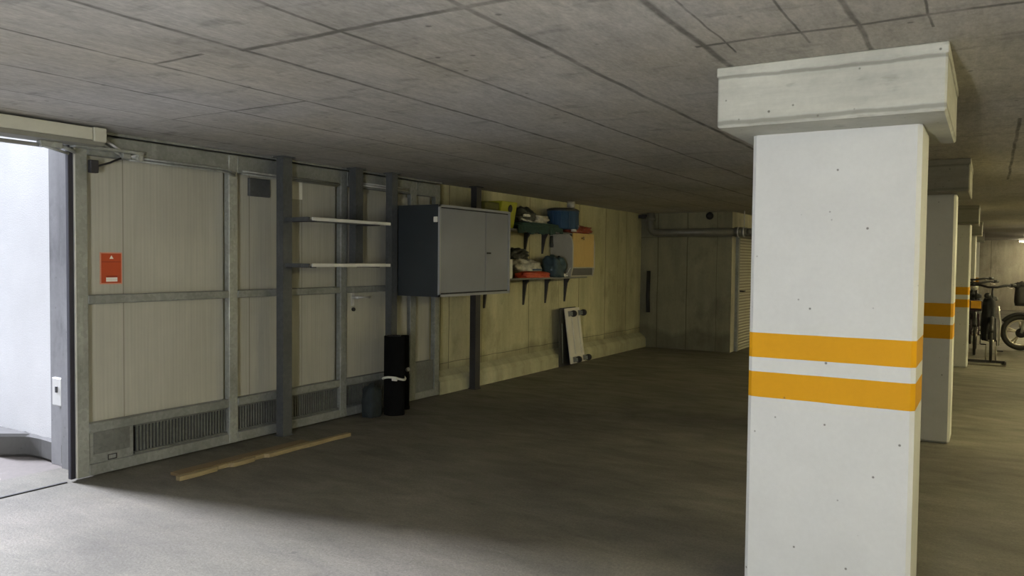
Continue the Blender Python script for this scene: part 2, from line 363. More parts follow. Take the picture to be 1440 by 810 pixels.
# ---------------------------------------------------------------- geometry
class G:
    """collects shapes into one mesh"""
    def __init__(s): s.bm = bmesh.new()
    def box(s, x0, x1, y0, y1, z0, z1, mtx=None, bev=0, seg=1):
        t = bmesh.new()
        bmesh.ops.create_cube(t, size=1)
        for v in t.verts:
            v.co = Vector(((x0 + x1) / 2 + v.co.x * (x1 - x0), (y0 + y1) / 2 + v.co.y * (y1 - y0), (z0 + z1) / 2 + v.co.z * (z1 - z0)))
        if bev: bmesh.ops.bevel(t, geom=t.edges[:], offset=bev, segments=seg, affect='EDGES', profile=.5)
        return s._add(t, mtx)
    def _add(s, t, mtx=None):
        if mtx is not None: bmesh.ops.transform(t, matrix=mtx, verts=t.verts)
        me = bpy.data.meshes.new('tmp'); t.to_mesh(me); t.free(); s.bm.from_mesh(me); bpy.data.meshes.remove(me); return s
    def prism(s, pts, axis, a0, a1, bev=0, mtx=None):
        """pts 2-D outline in the two axes other than `axis`, extruded a0..a1"""
        t = bmesh.new(); k = 'xyz'.index(axis)
        def P(p, a):
            q = [p[0], p[1]]; q.insert(k, a); return q
        v0 = [t.verts.new(P(p, a0)) for p in pts]; v1 = [t.verts.new(P(p, a1)) for p in pts]
        t.faces.new(v0); t.faces.new(v1[::-1])
        n = len(pts)
        for i in range(n): t.faces.new((v0[i], v1[i], v1[(i + 1) % n], v0[(i + 1) % n]))
        bmesh.ops.recalc_face_normals(t, faces=t.faces[:])
        if bev: bmesh.ops.bevel(t, geom=t.edges[:], offset=bev, segments=1, affect='EDGES')
        return s._add(t, mtx)
    def tube(s, pts, r, n=10, caps=True, rs=None):
        pts = [Vector(p) for p in pts]; t = bmesh.new(); rings = []
        up = None
        for i, p in enumerate(pts):
            d = (pts[min(i + 1, len(pts) - 1)] - pts[max(i - 1, 0)]).normalized()
            if up is None:
                up = Vector((0, 0, 1)) if abs(d.z) < .9 else Vector((1, 0, 0))
            u = d.cross(up).normalized(); w = u.cross(d).normalized(); up = w
            rr = rs[i] if rs else r
            rings.append([t.verts.new(p + u * rr * cos(2 * pi * k / n) + w * rr * sin(2 * pi * k / n)) for k in range(n)])
        for a, b_ in zip(rings, rings[1:]):
            for k in range(n): t.faces.new((a[k], a[(k + 1) % n], b_[(k + 1) % n], b_[k]))
        if caps: t.faces.new(rings[0][::-1]); t.faces.new(rings[-1])
        bmesh.ops.recalc_face_normals(t, faces=t.faces[:])
        for f in t.faces: f.smooth = len(f.verts) == 4
        return s._add(t)
    def cyl(s, a, b_, r, n=20, r2=None): return s.tube([a, b_], r, n, True, [r, r if r2 is None else r2])
    def lathe(s, prof, c, axis=(0, 0, 1), n=32):
        ax = Vector(axis).normalized(); q = Vector((0, 0, 1)).rotation_difference(ax).to_matrix().to_4x4()
        t = bmesh.new(); rings = []
        for r, z in prof:
            rings.append([t.verts.new((max(r, .0005) * cos(2 * pi * k / n), max(r, .0005) * sin(2 * pi * k / n), z)) for k in range(n)])
        for a, b_ in zip(rings, rings[1:]):
            for k in range(n): t.faces.new((a[k], a[(k + 1) % n], b_[(k + 1) % n], b_[k]))
        t.faces.new(rings[0][::-1]); t.faces.new(rings[-1])
        bmesh.ops.recalc_face_normals(t, faces=t.faces[:])
        for f in t.faces: f.smooth = len(f.verts) == 4
        return s._add(t, Matrix.Translation(Vector(c)) @ q)
    def torus(s, c, axis, R, r, n=40, k=10, sx=1):
        t = bmesh.new(); ax = Vector(axis).normalized(); q = Vector((0, 0, 1)).rotation_difference(ax).to_matrix().to_4x4()
        rings = []
        for i in range(n):
            a = 2 * pi * i / n
            rings.append([t.verts.new(((R + r * cos(2 * pi * j / k)) * cos(a), (R + r * cos(2 * pi * j / k)) * sin(a), sx * r * sin(2 * pi * j / k))) for j in range(k)])
        for i in range(n):
            for j in range(k):
                f = t.faces.new((rings[i][j], rings[(i + 1) % n][j], rings[(i + 1) % n][(j + 1) % k], rings[i][(j + 1) % k])); f.smooth = True
        bmesh.ops.recalc_face_normals(t, faces=t.faces[:])
        return s._add(t, Matrix.Translation(Vector(c)) @ q)
    def blob(s, c, size, seed=0, amp=.22, freq=2.2, sub=4, flat=True, crease=.5):
        """crumpled soft lump (bag, folded cloth) resting on its base at c"""
        t = bmesh.new(); bmesh.ops.create_icosphere(t, subdivisions=sub, radius=1)
        for v in t.verts:
            d = v.co.normalized()
            # squarish lump
            m_ = max(abs(d.x), abs(d.y), abs(d.z)); q = d * (1 / m_) * .45 + d * .55
            n1 = noise.noise(d * freq + Vector((seed * 3.1, 1.7, seed)))
            n2 = 1 - abs(noise.noise(d * freq * 2.3 + Vector((seed, seed * 2.3, 4)))) * 2
            q *= 1 + amp * n1 + amp * crease * (n2 - .5) * .6
            if flat and q.z < -.55: q.z = -.55 - (q.z + .55) * .1 * 0
            z = (q.z + .55) / 1.55
            v.co = Vector((c[0] + q.x * size[0] / 2, c[1] + q.y * size[1] / 2, c[2] + max(z, 0) * size[2]))
        for f in t.faces: f.smooth = True
        return s._add(t)
    def build(s, name, mat, parent=None):
        me = bpy.data.meshes.new(name); s.bm.to_mesh(me); s.bm.free()
        for m_ in (mat if isinstance(mat, (list, tuple)) else [mat]): me.materials.append(m_)
        o = bpy.data.objects.new(name, me); COL.objects.link(o)
        if parent is not None:
            o.parent = parent
            base = Vector(); q = parent
            while q is not None: base += q.location; q = q.parent
            me.transform(Matrix.Translation(-base))
        return o

def tag(o, label, cat, group=None, kind=None):
    o['label'] = label; o['category'] = cat
    if group: o['group'] = group
    if kind: o['kind'] = kind
    return o
def thing(name, loc, label, cat, group=None):
    o = bpy.data.objects.new(name, None); COL.objects.link(o); o.location = loc; o.empty_display_size = .1
    return tag(o, label, cat, group)
def solo(g, name, mat, label, cat, group=None): return tag(g.build(name, mat), label, cat, group)
def struct(g, name, mat, parent=None):
    o = g.build(name, mat, parent)
    if parent is None: o['kind'] = 'structure'
    return o

XG = -5.19          # face of the gate frame
XW = -5.32          # concrete wall behind it
YB = 13.1           # back wall
XC = -3.70          # corner of the building core
XR, YF, Y0 = 5.6, 31.4, -1.45

# ---------------------------------------------------------------- the setting
struct(G().box(XW - .3, XR + .2, Y0 - .2, YF + .2, -.2, 0), 'floor', MT['floor'])
struct(G().box(-16, XW - .3, -12, 6, -.2, -.002), 'floor_outside', MT['paving'])
struct(G().box(XW - .28, XR + .2, Y0 - .2, YF + .2, H, H + .3), 'ceiling', MT['ceiling'])
struct(G().box(XW - .28, XW, 3.3, YB + .2, 0, H), 'wall_left', MT['wall_left'])
struct(G().box(XW - .28, XW, 3.05, 3.3, 0, H), 'trim_2', MT['jamb'])
struct(G().box(XW - .28, XW, Y0 - .2, -1.1, 0, H), 'wall_left', MT['wall_left'])
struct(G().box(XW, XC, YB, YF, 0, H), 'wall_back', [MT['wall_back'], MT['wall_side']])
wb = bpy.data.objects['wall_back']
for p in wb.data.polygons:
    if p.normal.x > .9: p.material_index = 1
struct(G().box(XC, XR + .2, YF, YF + .2, 0, H), 'wall_far', MT['wall_far'])
struct(G().box(XR, XR + .2, Y0, YF, 0, H), 'wall_right', MT['wall_far'])
struct(G().box(XW - .28, XR + .2, Y0 - .2, Y0, 0, H), 'wall_front', MT['wall_far'])
# low concrete kerb along the left wall
struct(G().prism([(XW, 0), (-5.2, 0), (-5.2, .14), (-5.235, .19), (XW, .25)], 'y', 7.0, YB), 'baseboard_left', MT['curb'])
# jamb of the gateway and the rendered wall outside
struct(G().box(-5.79, XW - .28, 3.08, 3.6, 0, 3.2), 'wall_jamb', MT['jamb'])
struct(G().prism([(-5.79, .14), (-5.87, .15), (-6.22, .175), (-6.6, .08), (-14, .08), (-14, 4.2), (-5.79, 4.2)], 'y', 3.115, 3.5), 'wall_outside', MT['plaster'])
struct(G().prism([(-5.50, 3.07), (-5.98, 3.10), (-6.13, 3.09), (-6.32, 2.96), (-14, 2.94), (-14, 3.4), (-5.50, 3.4)], 'z', 0, .17, bev=.02), 'trim_1', MT['curb_out'])
struct(G().box(-14, -5.6, -1.7, -1.35, 0, 6.5), 'wall_sky_screen', MT['jamb'])  # unseen tall wall added to block sky light from the side

# louvred door in the lit side of the core, behind the near pillar
d1 = struct(G().box(XC, XC + .03, 13.42, 14.42, 0, 2.0), 'door_1', MT['door_lv'])
G().box(XC, XC + .05, 13.33, 13.42, 0, 2.06).box(XC, XC + .05, 14.42, 14.5, 0, 2.06).box(XC, XC + .05, 13.42, 14.42, 2.0, 2.06).build('door_frame', MT['galv'], d1)
G().cyl((XC + .03, 13.52, 1.02), (XC + .09, 13.52, 1.02), .012, 8).cyl((XC + .09, 13.50, 1.02), (XC + .09, 13.64, 1.02), .011, 8).build('door_handle', MT['black'], d1)

# ---------------------------------------------------------------- pillars
def pillar(y, label):
    t = thing('concrete_pillar', (-.60, y + .47, 0), label, 'pillar')
    G().box(-.958, -.258, y + .28, y + .68, 0, 2.13, bev=.018).build('shaft', MT['pillar'], t)
    rs = random.Random(int(y * 10))
    g = G().box(-1.042, -.160, y, y + .95, 2.10, H - .001, bev=.008)
    g.box(-1.046, -.156, y - .004, y + .954, H - .045, H - .001, bev=.004)       # ragged lip where the head meets the ceiling
    g.build('pillar_head', MT['cap' if y < 5 else 'cap_dark'], t)
    return t
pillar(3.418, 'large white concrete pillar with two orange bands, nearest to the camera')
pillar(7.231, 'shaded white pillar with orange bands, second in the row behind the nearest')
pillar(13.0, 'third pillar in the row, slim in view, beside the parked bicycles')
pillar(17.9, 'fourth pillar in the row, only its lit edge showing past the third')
pillar(23.2, 'farthest visible pillar of the row, lit cream side before the far wall')

# ---------------------------------------------------------------- the sliding gate
gate = thing('sliding_gate', (-5.22, 2.9, 0), 'large galvanised sliding gate with cream ribbed panels along the left wall', 'gate')
def gpart(name, y0, y1, z0, z1, mat='galv', x0=-5.25, x1=XG, bev=.004):
    return G().box(x0, x1, y0, y1, z0, z1, bev=bev).build(name, MT[mat], gate)
ZT = 2.33
gpart('edge_seal', 2.89, 2.925, .015, 2.31, 'seal', -5.232, -5.198)
gpart('edge_strip', 2.925, 2.932, .015, 2.31, 'shelfedge', -5.235, -5.186, .001)
gpart('stile', 2.93, 3.015, .012, ZT, 'galv_lt')
for y0, y1, m_ in ((4.16, 4.245, 'galv_lt'), (5.42, 5.505, 'galv'), (6.455, 6.55, 'galv'), (6.88, 6.965, 'galv')):
    gpart('stile', y0, y1, .012, ZT, m_)
bays = ((3.015, 4.16), (4.245, 5.42), (5.505, 6.455), (6.55, 6.88))
for i, (a, c) in enumerate(bays):
    gpart('top_rail', a, c, 2.19, ZT, 'galv')
    if i != 3: gpart('middle_rail', a, c, 1.185, 1.245, 'galv')
    gpart('bottom_rail', a, c, .012, .09, 'galv')
    if i != 3: gpart('lower_rail', a, c, .305, .37, 'galv')
    gpart('panel', a, c, .30 if i != 3 else .40, 2.2, 'ribbed', -5.285, -5.262, 0)
gpart('kick_plate', 3.015, 3.345, .085, .31, 'galv', -5.25, -5.207)
G().box(-5.207, -5.204, 3.05, 3.315, .15, .30, bev=.001).build('patch', MT['kick'], gate)
gpart('kick_plate', 6.55, 6.88, .085, .41, 'kick', -5.25, -5.205)
G().box(-5.204, -5.199, 3.15, 3.215, .095, .10).box(-5.204, -5.199, 3.15, 3.215, .128, .132).box(-5.204, -5.199, 3.15, 3.154, .095, .13).box(-5.204, -5.199, 3.211, 3.215, .095, .13).build('rating_plate', MT['black'], gate)
def grille(a, c):
    g = G().box(-5.25, -5.215, a, c, .09, .105).box(-5.25, -5.215, a, c, .29, .305)
    y = a + .02
    while y < c - .02:
        g.box(-5.240, -5.226, y, y + .014, .1, .295); y += .027
    y = a
    g.build('vent_grille', MT['vent'], gate)
    G().box(-5.285, -5.262, a, c, .09, .305).build('vent_backing', MT['black'], gate)
for a, c in ((3.36, 4.16), (4.245, 5.42), (5.505, 6.455)): grille(a, c)
# the wicket door in the third bay
dr = G().box(-5.262, -5.215, 5.53, 6.43, .375, 2.15).build('wicket_door', MT['ribbed'], gate)
G().box(-5.214, -5.208, 5.585, 5.625, 1.06, 1.19).cyl((-5.208, 5.605, 1.14), (-5.14, 5.605, 1.14), .014, 10).cyl((-5.14, 5.595, 1.14), (-5.14, 5.76, 1.137), .013, 10).build('handle', MT['chrome'], dr)
G().cyl((-5.215, 5.61, 1.025), (-5.195, 5.61, 1.025), .018, 12).build('lock_cylinder', MT['black'], dr)
gpart('door_rail', 5.53, 6.43, 1.20, 1.235, 'galv', -5.215, -5.20)
# conduits along the top, corner bracket and closing arm
for z, x in ((2.205, -5.16), (2.185, -5.17)):
    G().tube([(x, 3.3, z), (x, 4.08, z), (x, 4.14, z - .008), (x, 4.20, z - .025)], .008, 8).build('conduit', MT['galv_lt'], gate)
    G().tube([(x, 4.27, z), (x, 5.36, z - .005)], .008, 8).build('conduit', MT['galv_lt'], gate)
    G().tube([(x, 5.66, z + .03), (x, 6.38, z + .03)], .008, 8).build('conduit', MT['chrome'], gate)
G().cyl((-5.16, 3.12, 2.30), (-5.16, 3.30, 2.205), .010, 8).cyl((-5.17, 3.08, 2.285), (-5.17, 3.26, 2.20), .007, 8).cyl((-5.16, 3.30, 2.205), (-5.16, 3.42, 2.245), .008, 8).build('brace_arm', MT['chrome'], gate)
G().box(-5.19, -5.14, 3.24, 3.30, 2.19, 2.225, bev=.004).box(-5.19, -5.15, 3.33, 3.40, 2.225, 2.25, bev=.004).cyl((-5.19, 3.36, 2.20), (-5.12, 3.36, 2.20), .022, 14).build('roller_bracket', MT['galv_lt'], gate)
G().tube([(-5.18, 3.02, 2.14), (-5.175, 3.08, 2.12), (-5.17, 3.16, 2.15), (-5.17, 3.24, 2.19)], .007, 8).build('cable', MT['black'], gate)
G().box(-5.19, -5.15, 3.015, 3.072, 2.07, 2.155, bev=.004).build('junction_box', MT['postd'], gate)

# red warning notice on the gate
sg = thing('warning_sign', (-5.26, 3.22, 1.43), 'red rectangular warning sign stuck on the first gate panel', 'sign')
G().box(-5.262, -5.259, 3.138, 3.300, 1.315, 1.537).build('border', MT['pink'], sg)
G().box(-5.259, -5.257, 3.147, 3.291, 1.323, 1.529).build('sign_face', MT['red'], sg)
G().prism([(3.205, 1.492), (3.235, 1.492), (3.220, 1.516)], 'x', -5.257, -5.2555).build('triangle_mark', MT['paper'], sg)
G().box(-5.257, -5.2555, 3.15, 3.288, 1.469, 1.474).build('printed_line', MT['redd'], sg)
G().box(-5.257, -5.2555, 3.182, 3.262, 1.366, 1.374).build('printed_line', MT['redd'], sg)
G().box(-5.257, -5.2555, 3.180, 3.262, 1.333, 1.362).build('white_field', MT['paper'], sg)
G().box(-5.2555, -5.2545, 3.180, 3.262, 1.346, 1.3475).build('field_line', MT['pink'], sg)

solo(G().box(-5.262, -5.252, 4.84, 5.0, 2.03, 2.19, bev=.002), 'paper_notice', MT['paper'], 'blank pale notice on the upper gate panel right of the front post', 'notice')
solo(G().box(-5.262, -5.235, 4.40, 4.62, 2.02, 2.17, bev=.004), 'panel_shade_block', MT['post'], 'dark block standing in for shade on the upper gate panel left of the front post', 'box')  # dark slab put where the panel only falls into shade

# operator housing and rails over the gate
op = thing('gate_operator', (-5.0, 3.0, 2.26), 'long beige operator housing above the open gateway under the ceiling', 'gate motor')
G().box(-5.16, -5.0, -1.2, 2.945, 2.265, 2.345, bev=.004).build('housing', MT['beige'], op)
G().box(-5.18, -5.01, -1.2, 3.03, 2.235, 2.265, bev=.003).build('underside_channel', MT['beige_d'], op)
G().box(-5.165, -4.993, 2.948, 3.035, 2.258, 2.35, bev=.005).build('end_cap', MT['beige'], op)
G().cyl((-5.12, -1.2, 2.205), (-5.12, 2.80, 2.205), .013, 10).build('drive_rod', MT['chrome'], op)
G().box(-5.14, -5.09, 2.66, 2.80, 2.195, 2.235, bev=.004).cyl((-5.13, 2.80, 2.22), (-5.13, 2.9, 2.19), .014, 10).cyl((-5.1, 2.68, 2.2), (-5.1, 2.84, 2.17), .009, 8).build('linkage', MT['galv_lt'], op)
G().box(-5.2, -5.12, 2.90, 3.35, 2.225, 2.245, bev=.003).build('fixing_bracket', MT['galv_lt'], op)
solo(G().box(-5.25, -5.19, -1.3, 7.0, H - .02, H - .001), 'gate_guide_rail', MT['galv'], 'thin steel guide rail along the ceiling above the gate', 'rail')
solo(G().box(-5.225, -5.205, -1.1, 2.87, 0, .006), 'gate_floor_track', MT['black'], 'thin dark floor track crossing the open gateway', 'track')
sw = thing('switch_box', (-5.66, 3.07, .54), 'white switch box with black button on the gateway jamb', 'switch')
G().box(-5.72, -5.60, 3.05, 3.08, .44, .64, bev=.006).build('casing', MT['white'], sw)
G().box(-5.672, -5.645, 3.044, 3.05, .535, .58, bev=.002).build('button', MT['black'], sw)

# ---------------------------------------------------------------- posts, open shelves and cabinet by the gate
def channel(x0, x1, y0, y1, z0, z1):
    """U-section post, open towards the gate"""
    t = .008
    return G().box(x1 - t, x1, y0, y1, z0, z1).box(x0, x1 - t, y0, y0 + t, z0, z1).box(x0, x1 - t, y1 - t, y1, z0, z1)
def post(x0, x1, y0, y1, mat, label, z0=0):
    t = thing('support_post', ((x0 + x1) / 2, (y0 + y1) / 2, z0), label, 'post', 'grey posts in front of the gate')
    channel(x0, x1, y0, y1, z0, H - .012).build('post_profile', MT[mat], t)
    G().box(x0 - .02, x1 + .02, y0 - .02, y1 + .02, H - .012, H, bev=.002).build('top_plate', MT[mat], t)
    if z0 == 0: G().box(x0 - .01, x1 + .008, y0 - .01, y1 + .01, 0, .01).build('base_plate', MT[mat], t)
    return t
post(-5.14, -5.06, 4.60, 4.70, 'post', 'dark grey floor-to-ceiling post left of the open shelves')
post(-5.13, -5.05, 5.985, 6.07, 'post', 'dark grey post beside the cabinet, behind the black roll')
post(-5.17, -5.09, 7.53, 7.63, 'postd', 'blackish post right of the cabinet against the bare concrete wall')
post(-5.16, -5.08, 5.50, 5.60, 'post', 'short post hanging from the ceiling down to the lower open shelf', 1.47)

def rack_shelf(z, label):
    t = thing('metal_shelf', (-4.93, 5.1, z), label, 'shelf', 'open metal shelves between the posts')
    G().box(-5.06, -4.785, 4.64, 5.64, z - .012, z - .004).build('shelf_board', MT['shelfm'], t)
    G().box(-4.785, -4.772, 4.655, 5.64, z - .016, z + .012, bev=.002).build('front_edge', MT['shelfedge'], t)
    G().box(-5.06, -4.785, 4.625, 4.64, z - .02, z + .012).build('side_lip', MT['post'], t)
    for y in (4.705, 5.5):
        G().box(-5.065, -4.80, y, y + .02, z - .024, z - .012).build('bracket', MT['postd'], t)
rack_shelf(1.838, 'upper pale-edged steel shelf between the two grey posts')
rack_shelf(1.455, 'lower pale-edged steel shelf between the two grey posts')

cb = thing('metal_cabinet', (-4.83, 6.72, 1.148), 'grey two-door metal cabinet hung above the black roll', 'cabinet')
cy0, cy1, cz0, cz1, cx = 6.075, 7.375, 1.148, 2.043, -4.532
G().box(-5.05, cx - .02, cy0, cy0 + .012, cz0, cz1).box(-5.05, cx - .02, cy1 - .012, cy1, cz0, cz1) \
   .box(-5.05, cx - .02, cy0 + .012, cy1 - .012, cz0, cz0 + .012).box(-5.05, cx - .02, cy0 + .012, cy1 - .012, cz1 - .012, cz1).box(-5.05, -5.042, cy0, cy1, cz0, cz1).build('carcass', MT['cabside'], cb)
G().box(cx - .02, cx, cy0, cy0 + .022, cz0, cz1).box(cx - .02, cx, cy1 - .022, cy1, cz0, cz1).box(cx - .02, cx, cy0, cy1, cz0, cz0 + .024).box(cx - .02, cx, cy0, cy1, cz1 - .022, cz1).build('front_frame', MT['cabframe'], cb)
d = G().box(cx - .02, cx - .010, cy0 + .034, 6.890, cz0 + .038, cz1 - .034, bev=.002).build('cabinet_door', MT['cab'], cb)
d2 = G().box(cx - .02, cx - .010, 6.902, cy1 - .034, cz0 + .038, cz1 - .034, bev=.002).build('cabinet_door', MT['cab'], cb)
G().box(cx - .004, cx + .010, 6.905, 6.975, 1.575, 1.592, bev=.003).build('door_latch', MT['black'], d2)
o = G().box(-4.60, -4.555, cy0 - .012, cy0, 1.872, 1.925, bev=.003).build('side_sticker', MT['paper'], cb); o['label'] = 'small white tag on the dark side'
G().box(cx - .06, cx - .0205, cy0 + .012, cy1 - .012, cz0 + .012, cz1 - .012).build('inner_shade', MT['black'], cb)

# tied black roll standing by the post, and the bag beside it
rl = thing('rolled_mat', (-4.905, 5.88, 0), 'tall black rolled mat tied with a pale band, standing by the post', 'rolled mat')
n = 44; prof = []
for k in range(n):
    a = 2 * pi * k / n; prof.append((-4.925 + (.104 + .006 * sin(3 * a)) * cos(a), 5.88 + (.092 + .005 * cos(5 * a)) * sin(a)))
g = G().prism(prof, 'z', 0, .765)
g.build('roll', MT['matte'], rl)
g = G()
for k in range(90):      # spiral end of the roll
    a = k * .21; r = .012 + .0042 * a
    if k: g.tube([(-4.925 + pr * cos(pa), 5.88 + pr * .85 * sin(pa), .767), (-4.925 + r * cos(a), 5.88 + r * .85 * sin(a), .767)], .004, 5)
    pa, pr = a, r
g.build('roll_end', MT['blackp'], rl)
band = [(-4.925 + .112 * cos(a), 5.88 + .100 * sin(a), .36 - .03 * sin(a * 2 + 1) * .5) for a in [2 * pi * k / 32 for k in range(33)]]
G().tube(band, .012, 6).box(-4.87, -4.81, 5.775, 5.795, .345, .385, bev=.004).build('tie_band', MT['paper'], rl)
r2 = thing('dark_roll', (-5.03, 6.15, 0), 'second slim black roll leaning close behind the tied mat', 'roll')
G().cyl((-5.01, 6.155, .02), (-5.015, 6.15, .745), .042, 20).cyl((-5.01, 6.155, 0), (-5.01, 6.155, .03), .046, 20).build('roll', MT['matte'], r2)
G().cyl((-4.975, 6.14, .40), (-4.95, 6.13, .41), .02, 12).build('pale_cap', MT['galv_lt'], r2)
solo(G().blob((-5.03, 5.68, 0), (.15, .18, .30), 3, .25), 'dark_bag', MT['tealdark'], 'dark teal bag slumped on the floor left of the black roll', 'bag')

# planks on the floor
def plank(y0, y1, xa, xb, w, z0, h, mat, label, notches=()):
    t = G()
    ys = [y0] + [q for nn in notches for q in (nn, nn + .10)] + [y1]
    def X(y): return xa + (xb - xa) * (y - y0) / (y1 - y0)
    N_ = 60; L = []
    for i in range(N_ + 1):
        y = y0 + (y1 - y0) * i / N_
        ww = w + .004 * sin(y * 17)
        for nn in notches:
            if nn < y < nn + .10: ww *= .35
        L.append((y, X(y), ww))
    outline = [(x, y) for y, x, ww in L] + [(x + ww, y) for y, x, ww in reversed(L)]
    t.prism(outline, 'z', z0, z0 + h, bev=.002)
    return solo(t, 'wooden_plank', MT[mat], label, 'plank', 'planks on the floor by the gate')
plank(3.36, 4.55, -4.81, -4.80, .10, 0, .022, 'plank', 'wide brown weathered plank on the floor, nearest the gate')
plank(3.30, 4.94, -4.665, -4.655, .045, 0, .030, 'plank_lt', 'narrow pale notched batten on the floor, farther from the gate', (3.62, 3.95))

# ---------------------------------------------------------------- shelves on the concrete wall
def wall_shelf(z, y0, y1, xf, ys, blen, label):
    t = thing('wall_shelf', (XW, (y0 + y1) / 2, z), label, 'shelf', 'board shelves on the left wall')
    G().box(XW, xf, y0, y1, z - .022, z, bev=.003).build('shelf_board', MT['shelfm'], t)
    for y in ys:
        G().prism([(XW, z - .022), (XW + .09, z - .022), (XW + .085, z - .04), (XW + .05, z - .10), (XW + .012, z - blen), (XW, z - blen)], 'y', y, y + .03).build('bracket', MT['postd'], t)
wall_shelf(1.905, 7.95, 9.72, -5.02, (9.0, 9.48), .30, 'upper wall shelf carrying the blue bucket and folded green cloth')
wall_shelf(1.288, 7.75, 10.25, -4.985, (8.03, 8.98, 9.58, 10.16), .37, 'lower wall shelf with long brackets carrying bags and the wooden-fronted box')
Z1, Z2 = 1.905, 1.288
# upper shelf
yc = thing('lime_case', (-5.12, 8.2, Z1), 'lime green plastic case with an oval hole, right of the cabinet top', 'case')
g = G()
g.prism([(-5.23, Z1), (-5.08, Z1), (-5.05, Z1 + .18), (-5.02, Z1 + .32), (-5.23, Z1 + .32)], 'y', 7.98, 8.34, bev=.008)
g.build('case_body', MT['yellow'], yc)
G().lathe([(.045, 0), (.05, .004), (.035, .006)], (-5.035, 8.18, Z1 + .235), (1, 0, -.1), 24).build('grip_hole', MT['black'], yc)
G().box(-5.26, -5.06, 7.66, 7.975, 2.11, 2.20, bev=.008).build('case_lid', MT['yellowd'], yc)
gc = thing('green_tarp', (-5.12, 8.9, Z1), 'folded dark green tarpaulin draped over the upper wall shelf edge', 'tarpaulin')
g = G()
for k, (z, sy, sx) in enumerate(((0, 1.30, .22), (.028, 1.26, .21), (.055, 1.2, .20))):
    g.blob((-5.14, 8.96, Z1 + z), (sx + .08, sy, .045), 11 + k, .10, 3)
g.build('folded_layers', MT['green'], gc)
g = G()
pts = []
for i in range(17):
    y = 8.32 + 1.18 * i / 16; dz = .065 + .018 * sin(i * 1.7) - (.03 if i > 12 else 0)
    pts.append((y, dz))
for (ya, da), (yb_, db) in zip(pts, pts[1:]):
    g.prism([(-5.018, Z1 + .05), (-5.000, Z1 + .045), (-4.992 + .006 * sin(ya * 20), Z1 - (da + db) / 2 + .02), (-5.004, Z1 - (da + db) / 2 + .018)], 'y', ya, yb_)
g.build('hanging_flap', MT['green'], gc)
bb = thing('black_bag', (-5.15, 8.6, Z1 + .09), 'crumpled black bag with white print on the green tarpaulin', 'bag')
G().blob((-5.15, 8.62, Z1 + .098), (.22, .44, .19), 5, .35, 2.4).build('bag_body', MT['darkbag'], bb)
g = G()
for i in range(9):
    y = 8.46 + i * .045
    g.blob((-5.035 - .002 * i, y, Z1 + .115 - .004 * i), (.02, .034, .022), 30 + i, .3, 3, 2)
g.blob((-5.045, 8.60, Z1 + .16), (.03, .17, .035), 41, .3, 2, 3)
g.build('white_print', MT['whitebag'], bb)
solo(G().blob((-5.16, 9.07, Z1 + .098), (.22, .36, .11), 17, .35, 2.2), 'grey_bag', MT['greybag'], 'limp grey bag between the black bag and the blue bucket', 'bag')
tn = thing('blue_bucket', (-5.13, 9.65, Z1), 'blue ribbed bucket with dark lid on the upper wall shelf', 'bucket')
prof = [(.0, .075), (.215, .075), (.225, .09), (.225, .30), (.232, .305), (.232, .32), (.225, .325)]
g = G().lathe(prof, (-5.10, 9.63, Z1 - .01), n=40)
for k in range(12):
    a = 2 * pi * k / 12; g.cyl((-5.10 + .222 * cos(a), 9.63 + .222 * sin(a), Z1 + .08), (-5.10 + .222 * cos(a), 9.63 + .222 * sin(a), Z1 + .30), .010, 6)
bpart = g.build('bucket_body', MT['blue'], tn)
bpart.scale = (.85, 1.3, 1)
bpart.location = (0, .08, -.02)
G().lathe([(.21, 0), (.235, .005), (.235, .03), (.20, .045), (.06, .05)], (-5.10, 9.63, Z1 + .305), n=40).build('lid', MT['blackp'], tn).scale = (.85, 1.3, 1)
tn.children[-1].location = (0, .08, -.02)
solo(G().lathe([(.025, -.05), (.05, -.05), (.05, .05), (.025, .05)], (-5.03, 9.80, Z1 + .39), (1, .3, 0), 20), 'tape_roll', MT['greybag'], 'pale tape roll lying on top of the blue bucket', 'tape roll')
rb = thing('red_bag', (-5.1, 10.05, 1.905), 'crumpled red-brown bag lying on top of the wooden-fronted box', 'bag')
G().blob((-5.10, 10.12, 1.907), (.26, .58, .10), 23, .4, 2.6).build('bag_body', MT['redbag'], rb)
G().blob((-4.955, 9.74, 1.915), (.05, .12, .05), 24, .4, 3, 3).blob((-4.955, 9.80, 1.985), (.05, .16, .025), 25, .4, 3, 3).build('white_print', MT['whitebag'], rb)
# lower shelf
bx = thing('wooden_front_box', (-5.13, 10.08, Z2), 'off-white box with rounded corner, yellow wooden flap and brass knob, on the lower wall shelf', 'box')
prof = []
xa, xb, za, zb = -5.31, -4.955, Z2, 1.902
prof = [(xa, za), (xb - .03, za), (xb, za + .13), (xb, zb - .20)]
for k in range(7):
    a = (pi / 2) * k / 6 * .9; prof.append((xb - .09 + .09 * cos(a), zb - .20 + .19 * sin(a)))
prof += [(xb - .10, zb), (xa, zb)]
G().prism(prof, 'y', 9.72, 9.75, bev=.003).prism(prof, 'y', 10.42, 10.45, bev=.003).box(xa, xb - .1, 9.75, 10.42, zb - .02, zb).box(xa, xb - .04, 9.75, 10.42, za, za + .02).box(xb - .025, xb - .002, 9.75, 10.42, za + .12, za + .135).build('box_shell', MT['boxside'], bx)
fl = G().box(xb - .028, xb - .012, 9.752, 10.418, za + .137, zb - .002).build('wooden_flap', MT['ply'], bx)
G().lathe([(.012, 0), (.012, .02), (.022, .028), (.022, .036), (.008, .042)], (xb - .012, 10.02, zb - .07), (1, 0, 0), 18).build('knob', MT['brass'], fl)
G().box(xb - .06, xb - .035, 9.75, 10.42, za + .02, za + .12).build('base_panel', MT['blackp'], bx)
